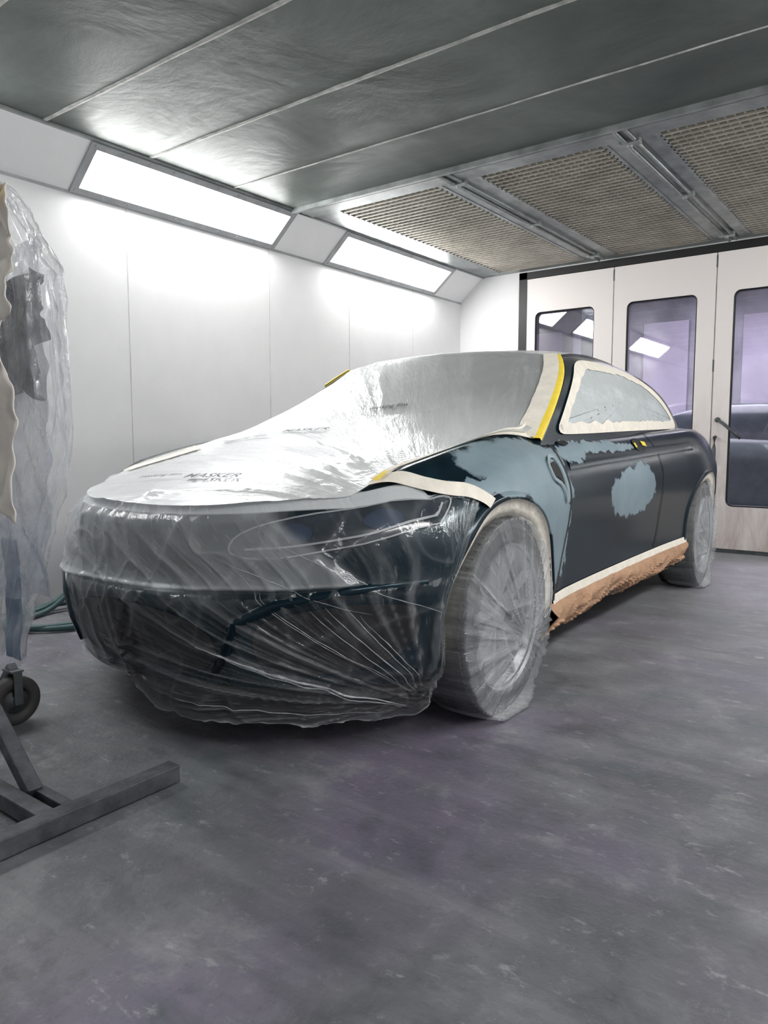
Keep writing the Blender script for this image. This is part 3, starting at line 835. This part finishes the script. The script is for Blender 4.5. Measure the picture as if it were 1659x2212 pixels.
mb.obj("emblem", M_steel, car, smooth=True)

# ---------------- film over hood, windshield and roof
LIM = [(.0,.575),(.45,.645),(.6,.635),(.9,.675),(1.34,.735),(1.45,.735),(1.97,.60),(2.3,.57),(3.0,.55),(3.3,.52)]
def cab_top(x, y):
    z = .95+(y-1.2)/1.65
    for _ in range(3):
        u = clamp(abs(x)/ci(CW, clamp(z, .95, 1.42)), 0, 1)
        z = .95+(y-.2*u*u*(1-.5*clamp((z-.95)/.45))-1.2)/1.65
    u = clamp(abs(x)/.60)
    return min(z, ZRt(max(y, 2.0), u))
TS, TE = .88, 1.98
def film_z(x, y):
    a = top_z(x, y); c = cab_top(x, y) if y > .6 else -1
    k = .035
    m = max(a, c); z = m+k*math.exp(-abs(a-c)/k)*.60
    if TS < y < TE:      # film tented straight from the hood up to the roof edge
        xs = x*ci(LIM, TS)/ci(LIM, y)
        z0 = top_z(xs, TS); z1 = cab_top(clamp(x, -.585, .585), TE)
        t = (y-TS)/(TE-TS)
        zl = z0+(z1-z0)*t-.075*math.sin(math.pi*t)**1.3
        wt = 1-sstep(.05, .62, x)
        z = max(z, z*(1-wt)+zl*wt)
    return z+.012
def rid(x, y=0, z=0, p=5): return (1-abs(nz(x, y, z)))**p
nu, nv = 140, 280; v = []; uv = []; at = []
for j in range(nv+1):
    for i in range(nu+1):
        u = -1+2*i/nu; t = j/nv
        au = abs(u)*.87
        y0 = .035+.06*au**2+.42*au**3.2; y = y0+(3.3-y0)*t
        x = u*ci(LIM, y)
        z = film_z(x, y)
        amp = .5 if y > 1.9 else 1.0
        th = math.atan2(y-.30, .95-x); r = math.hypot(x-.95, y-.30)
        wr = .009*rid(th*6, 1.5, r*.4, 9)*sstep(.2, .6, r)+.003*rid(th*18, 5, r*.5, 8)+.003*nz(x*2.5, y*2.5, 4)
        z += amp*wr*(1-sstep(.93, 1.0, abs(u)))
        z += .014*math.exp(-((x*x)+(y-.10)**2)/.0016)
        v.append(Vector((x, y, z))); uv.append((x, y))
        if y < 1.25: o_ = .80
        elif y < 2.0: o_ = .80-.36*sstep(1.2, 1.7, y)*sstep(-.6, .6, x)
        else: o_ = .66
        at.append(o_)
mobj("hood_film", v, grid_faces(nu, nv), M_filmhood, car, uv=uv, attr=at, label="translucent plastic masking film over hood, windshield and roof")
for sg in (1, -1):
    va = []
    ye_ = 1.45 if sg > 0 else TS
    ys = [.47+(ye_-.47)*i/60 for i in range(61)]
    for y in ys:
        x = ci(LIM, y)
        j1 = .004*nz(y*12, 3)
        for a, dz in ((-.034+j1, .006), (.0, .004), (.018+j1, .004)):
            xx = x+a; va.append(Vector((sg*xx, y, (film_z(sg*xx, y) if a < 0 else top_z(xx, y)+.004)+dz)))
    mb = MB(); mb.add(va, [(3*i+k, 3*i+k+1, 3*i+k+4, 3*i+k+3) for i in range(60) for k in range(2)])
    mb.obj("hood_edge_tape", M_cream, car, smooth=True, label="cream masking tape along the hood edge")
    pth = densify(chaikin([Vector(p) for p in ((.44,.84),(.49,.93),(.54,1.00),(.60,1.05),(.68,1.08),(.735,1.13),(.76,1.17))], 2, False), .008, False)
    if sg > 0:
        mb = MB(); ribbon(mb, pth, .055, sect_pt(.016, sg), 4)
        mb.obj("fender_tape", M_cream, car, smooth=True, label="cream masking tape from hood corner to wheel arch")
        mb = MB(); v2 = []
        for i in range(9):
            y = .44+.008*i; x = ci(LIM, y)+.012
            v2 += [Vector((sg*(x-.012), y, film_z(x-.012, y)+.012)), Vector((sg*(x+.012), y, top_z(x+.012, y)+.022))]
        mb.add(v2, [(2*i, 2*i+1, 2*i+3, 2*i+2) for i in range(8)]); mb.obj("hood_edge_tape", M_yellow, car, smooth=True, label="small strip of yellow tape")

# ---------------- film over the nose
def yend(w, z):
    if z < RW+AR-.01:
        dz = z-RW
        ye = YA-math.sqrt(max(0, AR**2-dz*dz)) if abs(dz) < AR else YA-.02
        return min(ye, .74)-.003
    return .72-.27*sstep(.74, .80, z)
nu, nv = 440, 180; v = []; at = []; uv = []
for j in range(nv+1):
    q = j/nv
    for i in range(nu+1):
        a = -1+2*i/nu; sg = 1 if a >= 0 else -1; aa = abs(a)
        w = clamp(1-(q-.04)/.80) if q > .04 else 1.0
        if aa <= .82:
            u = sg*aa/.82; p = body_pt(u, 0, w)
            d = fdir(sg, abs(u))
        else:
            y1 = yfront(w, 1); zz = body_pt(1, 0, w).z
            ye = max(y1+.01, yend(w, zz)); y = y1+(ye-y1)*(aa-.82)/.18
            e = zt1(y); z = Zb(y)+w*(e-Zb(y))
            p = Vector((sg*Wd(y)*Pw(w), y, z)); d = Vector((sg, -.2, 0)).normalized()
        ab = .52+.15*clamp(1-(w-.58)/.36)          # right border of the pale band, a white reflection painted as opacity
        wl = w+.012*nz(a*4, 3)-.02*a
        band = sstep(.548, .572, wl)*(1-sstep(ab-.015, ab+.03, a))
        if q <= .04:
            tt = 1-q/.04
            p = p+Vector((0, .05*tt, .010+.008*tt)); off = .004
        else: off = .008+.006*math.sin(math.pi*clamp((1-w)*1.05))
        off += .030*band*sstep(1.0, .93, w)*(.6+.4*sstep(.9,.56,w))*(1-.8*sstep(-.4,-.8,a))
        if q > .84:
            t = (q-.84)/.16
            hem = .095+.110*sstep(.14, -.12, a)-.05*sstep(-.3,-.8,a)+.014*nz(a*9, 2)+.008*nz(a*24, 5)
            if aa > .80: hem += .22*(aa-.80)/.20
            p = Vector((p.x*(1-.02*t), p.y-.005*t+(.03*t*t if a < 0 else .02*t*t), p.z+(hem-p.z)*t))
            off += .014*math.sin(t*math.pi)*(1+1.5*nz(a*14, 3))
        dx = a-.80; dy = (1-q)-.08
        th = math.atan2(dy, -dx); r = math.hypot(dx, dy)
        k1 = sstep(1.3, .2, r)
        fold = .018*rid(th*5, 1.3, r*.35, 12)*sstep(0, .25, r)*(.30+.70*k1)+.008*rid(th*15, 4, r*.4, 11)*k1
        fold += .006*nz(a*4, q*5, 3)+.006*rid(a*7+q*3, q*3-a*2, 8, 11)
        fold += .010*rid(a*9-q*1.5, 2, q*.6, 9)*sstep(.3, -.2, a)
        k = sstep(0, .05, 1-aa)*sstep(.02, .12, q)*(1-.6*sstep(-.5,-.85,a))
        p = p+d*(off+fold*k)
        v.append(p); uv.append((a, 1-q))
        op = .010
        op += .26*band+.22*band*sstep(.60, .555, wl)
        op += .03*sstep(.3, -.6, a)+.07*sstep(-.45, -.8, a)
        op += .06*sstep(.90, 1, q)+.35*sstep(.985, 1, q)
        op += .22*k1*rid(th*5, 1.3, r*.35, 34)+.16*k1*rid(th*15, 4, r*.4, 30)
        op += .14*rid(a*9-q*1.5, 2, q*.6, 34)*sstep(.3, -.2, a)+.08*rid(a*7+q*3, q*3-a*2, 8, 34)
        if q < .07: op = .75
        at.append(min(op, .8))
mobj("front_film", v, grid_faces(nu, nv), M_filmfront, car, uv=uv, attr=at, label="clear wrinkled plastic film stretched over nose and headlights")
FV = v
def fpt(a, q):
    fi = clamp((a+1)/2*nu, 0, nu-1e-3); fj = clamp(q*nv, 0, nv-1e-3); i = int(fi); j = int(fj); s = fi-i; t = fj-j
    g = lambda i, j: FV[j*(nu+1)+i]
    return (g(i,j)*(1-s)+g(i+1,j)*s)*(1-t)+(g(i,j+1)*(1-s)+g(i+1,j+1)*s)*t
for (a0, q0, a1, q1, ww) in ((.33,.62,.78,.93,.0055),(.36,.66,.78,.94,.003),(.64,.46,.80,.88,.0022),(.61,.47,.79,.88,.0016),(.67,.44,.80,.86,.0018),(.34,.22,.72,.50,.0013),(.50,.16,.86,.56,.0015),(.22,.90,.74,.955,.0018),(.70,.50,.81,.86,.0016),(.40,.26,.78,.86,.0011),(.46,.34,.79,.87,.0012)):
    mb = MB(); pts = []; K = 40
    for i in range(K+1):
        t = i/K; am = .35 if ww < .003 else 1.0
        a = a0+(a1-a0)*t+.007*am*nz(t*7, a0*9); q = q0+(q1-q0)*t+.014*am*nz(t*7, q0*9)
        p = fpt(a, q); d = Vector((.6*a, -1, 0)).normalized(); pts.append(p+d*.001)
    mb.tube(pts, [ww*(.15+.85*abs(math.sin(3.1*i/K)))*(.6+.9*abs(nz(i*.9, a0*5))) for i in range(K+1)], 5)
    mb.obj("film_pleat", M_pleat, car, smooth=True)

# film lettering
def lettering(body_txt, size, place, name="film_lettering"):
    cu = bpy.data.curves.new("t", 'FONT'); cu.body = body_txt; cu.size = size; cu.align_x = 'CENTER'; cu.resolution_u = 2; cu.offset = size*.015
    t = bpy.data.objects.new("t", cu); COL.objects.link(t)
    bpy.context.view_layer.update()
    me = bpy.data.meshes.new_from_object(t.evaluated_get(bpy.context.evaluated_depsgraph_get()))
    bpy.data.objects.remove(t)
    bm = bmesh.new(); bm.from_mesh(me); bmesh.ops.triangulate(bm, faces=bm.faces)
    bmesh.ops.subdivide_edges(bm, edges=[e for e in bm.edges if e.calc_length() > size*.25], cuts=2)
    for q in bm.verts: q.co = place(q.co.x, q.co.y)
    bm.to_mesh(me); bm.free(); me.name = name
    me.materials.clear(); me.materials.append(M_text)
    o = bpy.data.objects.new(name, me); return finish(o, car, label="black print on the plastic film")
def on_hood(cx, cy, rot):
    def f(tx, ty):
        c, s = math.cos(rot), math.sin(rot); x = cx+tx*c-ty*s; y = cy+tx*s+ty*c
        return Vector((x, y, film_z(x, y)+.014))
    return f
lettering("MASKER", .065, on_hood(.09, .27, rad(8))); lettering("MASKER", .070, on_hood(-.22, 1.10, rad(5)))
lettering("masking film", .038, on_hood(-.16, .26, rad(12))); lettering("masking film", .05, on_hood(-.50, 1.00, rad(10)))
lettering("masking film", .040, on_hood(.02, 1.42, rad(8)))
def on_front(ca, cq):
    def f(tx, ty):
        p = fpt(ca+ty*1.05, cq+tx*1.2); return p+Vector((0, -.008, 0))
    return f
lettering("MASKER", .10, on_front(-.03, .68)); lettering("masking film", .055, on_front(-.13, .66))

# ---------------- wheels
def wheel(xo, yy, sg):
    root = empty("wheel", (sg*(xo-.12), yy, RW), parent=car)
    R = RW; hw = .118
    prof = [(.245, -hw+.012), (.27, -hw), (.31, -hw+.001), (R-.012, -hw+.014), (R-.002, -hw+.035), (R, -.05), (R, .05), (R-.002, hw-.035), (R-.012, hw-.014), (.31, hw-.001), (.27, hw), (.245, hw-.012), (.24, hw-.03), (.24, -hw+.03), (.245, -hw+.012)]
    mb = MB(); mb.lathe(prof, (0,0,0), 96)
    for i in range(64):
        t = 2*math.pi*i/64
        for x0, x1 in ((-.105, -.06), (-.052, -.006), (.006, .052), (.06, .105)):
            M = Matrix.Rotation(t, 4, 'X')
            mb.box((x0, -.0125, R-.010), (x1, .0125, R+.0015 if abs(x0+x1) < .12 else R-.003), M)
    mb.obj("tyre", M_tyre, root, smooth=False)
    mb = MB(); s = sg
    mb.lathe([(.242, -.09*s), (.236, -.07*s), (.22, 0), (.226, .08*s), (.240, .098*s), (.256, .116*s), (.246, .092*s)], (0,0,0), 72)
    mb.lathe([(.001, .085*s), (.03, .086*s), (.045, .078*s), (.055, .055*s), (.001, .05*s)], (0,0,0), 32)
    for i in range(5):
        for da in (-.20, .20):
            t0 = 2*math.pi*i/5+.3; t1 = t0+da*1.3
            c0 = Vector((.070*s, .045*math.cos(t0+da*.5), .045*math.sin(t0+da*.5))); c1 = Vector((.098*s, .238*math.cos(t1), .238*math.sin(t1)))
            d = (c1-c0).normalized(); tn_ = Vector((s, 0, 0)).cross(d).normalized()
            vv = []
            for c, w_ in ((c0, .018), (c1, .013)):
                for a_, x_ in ((-w_, -.02), (w_, -.02), (w_*.5, .006), (-w_*.5, .006)): vv.append(c+tn_*a_+Vector((x_*s, 0, 0)))
            mb.add(vv, [(0,1,5,4),(1,2,6,5),(2,3,7,6),(3,0,4,7),(0,3,2,1),(4,5,6,7)])
    mb.obj("rim", M_rim, root, smooth=False)
    mb = MB(); mb.lathe([(.001, .02*s), (.16, .02*s), (.16, .0), (.001, .0)], (0,0,0), 40); mb.obj("brake_disc", M_steeld, root, smooth=True)
    vs = []; uvw = []; atw = []; nr, na = 50, 220
    for j in range(nr+1):
        t = j/nr
        for i in range(na):
            an = 2*math.pi*i/na
            if t < .72: r = .347*t/.72; x = .126+.004*math.sin(t*4)
            else:
                q = (t-.72)/.28; r = .347+.006*math.sin(q*math.pi); x = .126-.20*q
            r_ = r
            th = math.atan2(r*math.sin(an)+.10, .13-r*math.cos(an)); rr = math.hypot(r*math.sin(an)+.10, .13-r*math.cos(an))
            pl = rid(th*6, 2, rr, 10)*sstep(0, .12, rr)
            x += (.011*pl+.004*rid(th*17, 5, rr, 8)+.003*nz(math.cos(an)*3*r, math.sin(an)*3, r*8))
            r_ += .005*abs(nz(an*7, 4+sg, t*3)) if t > .7 else 0
            y = r_*math.cos(an); z = r_*math.sin(an)
            if z < -.28 and t > .6: y *= 1.0+.16*sstep(-.28, -.345, z); x += .03*sstep(-.28, -.345, z)
            z = max(z, -R+.004+.003*abs(nz(an*20, t*5)))
            vs.append((x*s, y, z)); uvw.append((y, z)); atw.append((.29 if r < .25 else (.29-.14*sstep(.25, .27, r) if t < .72 else .07+.28*sstep(-.28, -.34, z)))+.14*pl*pl)
    fs = [(j*na+i, j*na+(i+1) % na, (j+1)*na+(i+1) % na, (j+1)*na+i) for j in range(nr) for i in range(na)]
    mobj("wheel_film", vs, fs, M_filmwheel, root, uv=uvw, attr=atw, label="translucent plastic film wrapped over the wheel")
wheel(.905, YA, 1); wheel(.905, YA, -1); wheel(.935, YR, 1); wheel(.935, YR, -1)

# ------------------------------------------------------------------ parked car in hall
pc = empty("car", (.7, 10.4, 0), rad(92), label="dark parked car standing in the hall beyond the doors", category="car")
o = bpy.data.objects.new("body", body.data.copy()); o.data.materials.clear(); o.data.materials.append(simple("parked_car_paint", (.16,.19,.20), .35)); finish(o, pc)
o = bpy.data.objects.new("cabin", cabin.data.copy()); o.data.materials.clear(); o.data.materials.append(simple("parked_car_glass", (.10,.115,.13), .2)); finish(o, pc)
for yy in (YA, YR):
    for sg in (1, -1):
        mb = MB(); mb.lathe([(.001, -.1), (.3, -.1), (.345, -.08), (.345, .08), (.3, .1), (.2, .09), (.001, .07)], (0,0,0), 40)
        o = mb.obj("wheel", M_tyre, pc, smooth=True); o.location = (sg*.80, yy, RW)

# ------------------------------------------------------------------ wrapped part on stand
st = empty("part_stand", (-2.2, .95, 0), label="dark steel painting stand on castors with square tube feet", category="stand")
def sp_(p): return Vector(p)-Vector((-2.2, .95, 0))
mb = MB(); mb.bar(sp_((-1.68, .45, .028)), sp_((-1.68, 1.25, .028)), .05); mb.obj("foot_bar", M_stand, st, bevel=.004)
mb = MB(); mb.bar(sp_((-1.70, .885, .03)), sp_((-2.62, .885, .03)), .045); mb.obj("cross_bar", M_stand, st, bevel=.004)
mb = MB(); mb.bar(sp_((-1.70, .945, .028)), sp_((-1.90, .945, .028)), .03, .045); mb.obj("brace", M_stand, st, bevel=.003)
mb = MB(); mb.bar(sp_((-1.84, .93, .04)), sp_((-2.08, .94, .215)), .04); mb.obj("strut", M_stand, st, bevel=.004)
mb = MB(); mb.bar(sp_((-2.07, .94, .20)), sp_((-2.62, .94, .20)), .035); mb.obj("upper_bar", M_stand, st, bevel=.004)
mb = MB(); mb.bar(sp_((-2.60, .88, .05)), sp_((-2.60, 1.20, .05)), .04); mb.obj("rear_bar", M_stand, st, bevel=.004)
mb = MB(); mb.bar(sp_((-2.60, 1.19, .05)), sp_((-2.46, 1.19, .20)), .03); mb.obj("castor_arm", M_stand, st, bevel=.004)
cs = empty("castor", sp_((-2.46, 1.19, .083)), parent=st)
mb = MB(); mb.lathe([(.045, -.022), (.075, -.024), (.083, -.015), (.083, .015), (.075, .024), (.045, .022), (.045, -.022)], (0,0,0), 40); mb.obj("castor_tyre", M_castor, cs, smooth=True)
mb = MB(); mb.lathe([(.001, -.02), (.02, -.022), (.022, -.012), (.046, -.010), (.046, .010), (.022, .012), (.02, .022), (.001, .02)], (0,0,0), 30); mb.obj("castor_hub", M_steeld, cs, smooth=True)
mb = MB(); mb.box((-.034, -.014, -.01), (-.029, .014, .10)); mb.box((.029, -.014, -.01), (.034, .014, .10)); mb.box((-.034, -.02, .10), (.034, .02, .106)); mb.tube([(-.036, 0, 0), (.036, 0, 0)], .008); mb.obj("castor_fork", M_steeld, cs)

wp = empty("wrapped_car_part", (-2.3, 1.05, .27), label="car part on a stand draped in clear plastic and cream paper", category="wrapped car part")
W0 = Vector((-2.3, 1.05, .27))
RE = [(.24,-2.22),(.30,-2.185),(.45,-2.11),(.66,-2.02),(.98,-1.875),(1.15,-1.865),(1.41,-1.885),(1.50,-1.96),(1.62,-2.07),(1.68,-2.18),(1.72,-2.28)]
vs = []; na, nz_ = 220, 180
for j in range(nz_+1):
    z = .27+(1.70-.27)*j/nz_
    xr = ci(RE, z); xl = -2.80+.25*sstep(1.4, 1.7, z); cx = (xr+xl)/2; hx = (xr-xl)/2
    hy = .055+.035*math.sin(z*1.9)
    for i in range(na):
        t = 2*math.pi*i/na
        c, s_ = math.cos(t), math.sin(t)
        x = cx+hx*math.copysign(abs(c)**.8, c); y = 1.06+hy*math.copysign(abs(s_)**.8, s_)
        f = .012*nz(c*3, s_*4, z*1.4)+.024*rid(c*4+z*.8, s_*4, z*.9, 10)+.010*rid(x*7+z, y*9, z*2, 9)-.012
        vs.append(Vector((x+f*c, y+f*s_*1.6, z+.015*nz(c*4, s_*4, 7)))-W0)
fs = [(j*na+i, j*na+(i+1) % na, (j+1)*na+(i+1) % na, (j+1)*na+i) for j in range(nz_) for i in range(na)]
fs.append(tuple(nz_*na+i for i in range(na)))
mobj("plastic_drape", vs, fs, M_drape, wp, label="clear wrinkled plastic drape")
def crump(name, mat, x0, x1, z0, z1, y0, amp, edge=0, nx=46, nzz=70, label=None, bend=0, seed=0, solid=.003):
    vs = []
    for j in range(nzz+1):
        for i in range(nx+1):
            s_ = i/nx; t = j/nzz
            xa = x0+edge*nz(t*4, 1+seed); xb = x1+edge*nz(t*3, 9+seed)+edge*.35*nz(t*9, 4+seed)
            x = xa+(xb-xa)*s_; z = z0+(z1-z0)*t+edge*.6*nz(s_*4, seed+3)*(1 if t > .5 else -1)*abs(2*t-1)
            y = y0+amp*nz(x*7, z*5, seed)+amp*.8*rid(x*9+z*4, z*7-x*3, seed+2, 5)+bend*(s_-.5)**2
            vs.append(Vector((x, y, z))-W0)
    o = mobj(name, vs, grid_faces(nx, nzz), mat, wp, label=label)
    if solid:
        m = o.modifiers.new("s", 'SOLIDIFY'); m.thickness = solid
    return o
crump("masking_paper", M_paper, -2.50, -1.83, 1.26, 1.57, .925, .018, .08, label="crumpled cream masking paper", seed=1)
crump("masking_paper", M_paper, -2.50, -1.905, .74, 1.30, .935, .018, .06, label="crumpled cream masking paper", seed=5)
crump("crumpled_film", M_navy, -2.25, -1.915, 1.08, 1.39, 1.02, .05, .07, label="crumpled dark blue film", seed=11, solid=0)
crump("car_panel", M_blue, -2.29, -2.20, .29, .66, 1.09, .008, .004, label="glossy blue painted panel edge", seed=21)
crump("inner_sheet", M_inner, -2.60, -1.97, .50, 1.50, 1.06, .03, .08, label="grey-blue plastic sheet", seed=31, solid=0)
mb = MB(); mb.box((-.03, -.012, -.02), (.03, .012, .02)); o = mb.obj("clip", M_yellow, wp, bevel=.004, label="yellow clip"); o.location = Vector((-1.88, .90, 1.55))-W0
mb = MB(); mb.box((-.035, -.014, -.012), (.03, .014, .012)); o = mb.obj("clip_jaw", M_black, wp, bevel=.004); o.location = Vector((-1.89, .90, 1.52))-W0

# hose on the floor by the wall
mb = MB(); pts = []
for i in range(200):
    t = i/199; an = t*2*math.pi*2.4+2.0
    r = .22+.03*math.sin(an*1.3)
    pts.append((-3.70+r*math.cos(an)*1.1, 2.18+r*math.sin(an)*1.6, .016+.02*t+(.26*max(0, math.sin(an-.6))**3 if t < .55 else 0)))
mb.tube(pts, .015, 10); mb.obj("hose", M_hose, smooth=True, label="coiled teal rubber air hose on floor beside wall", category="hose")

# ------------------------------------------------------------------ world, camera
w = bpy.data.worlds.new("world"); scene.world = w; w.use_nodes = True
w.node_tree.nodes["Background"].inputs[0].default_value = (.5, .5, .55, 1); w.node_tree.nodes["Background"].inputs[1].default_value = .3
cam = bpy.data.cameras.new("camera"); co = bpy.data.objects.new("camera", cam); COL.objects.link(co)
co.location = (0, 0, .95); co.rotation_euler = (rad(90-5.39), 0, rad(37.0))
cam.sensor_fit = 'VERTICAL'; cam.sensor_height = 36; cam.sensor_width = 27; cam.lens = 1600/2212*36; cam.clip_start = .05
scene.camera = co
scene.view_settings.view_transform = 'Standard'
scene.view_settings.look = 'None'
scene.view_settings.exposure = 0.0
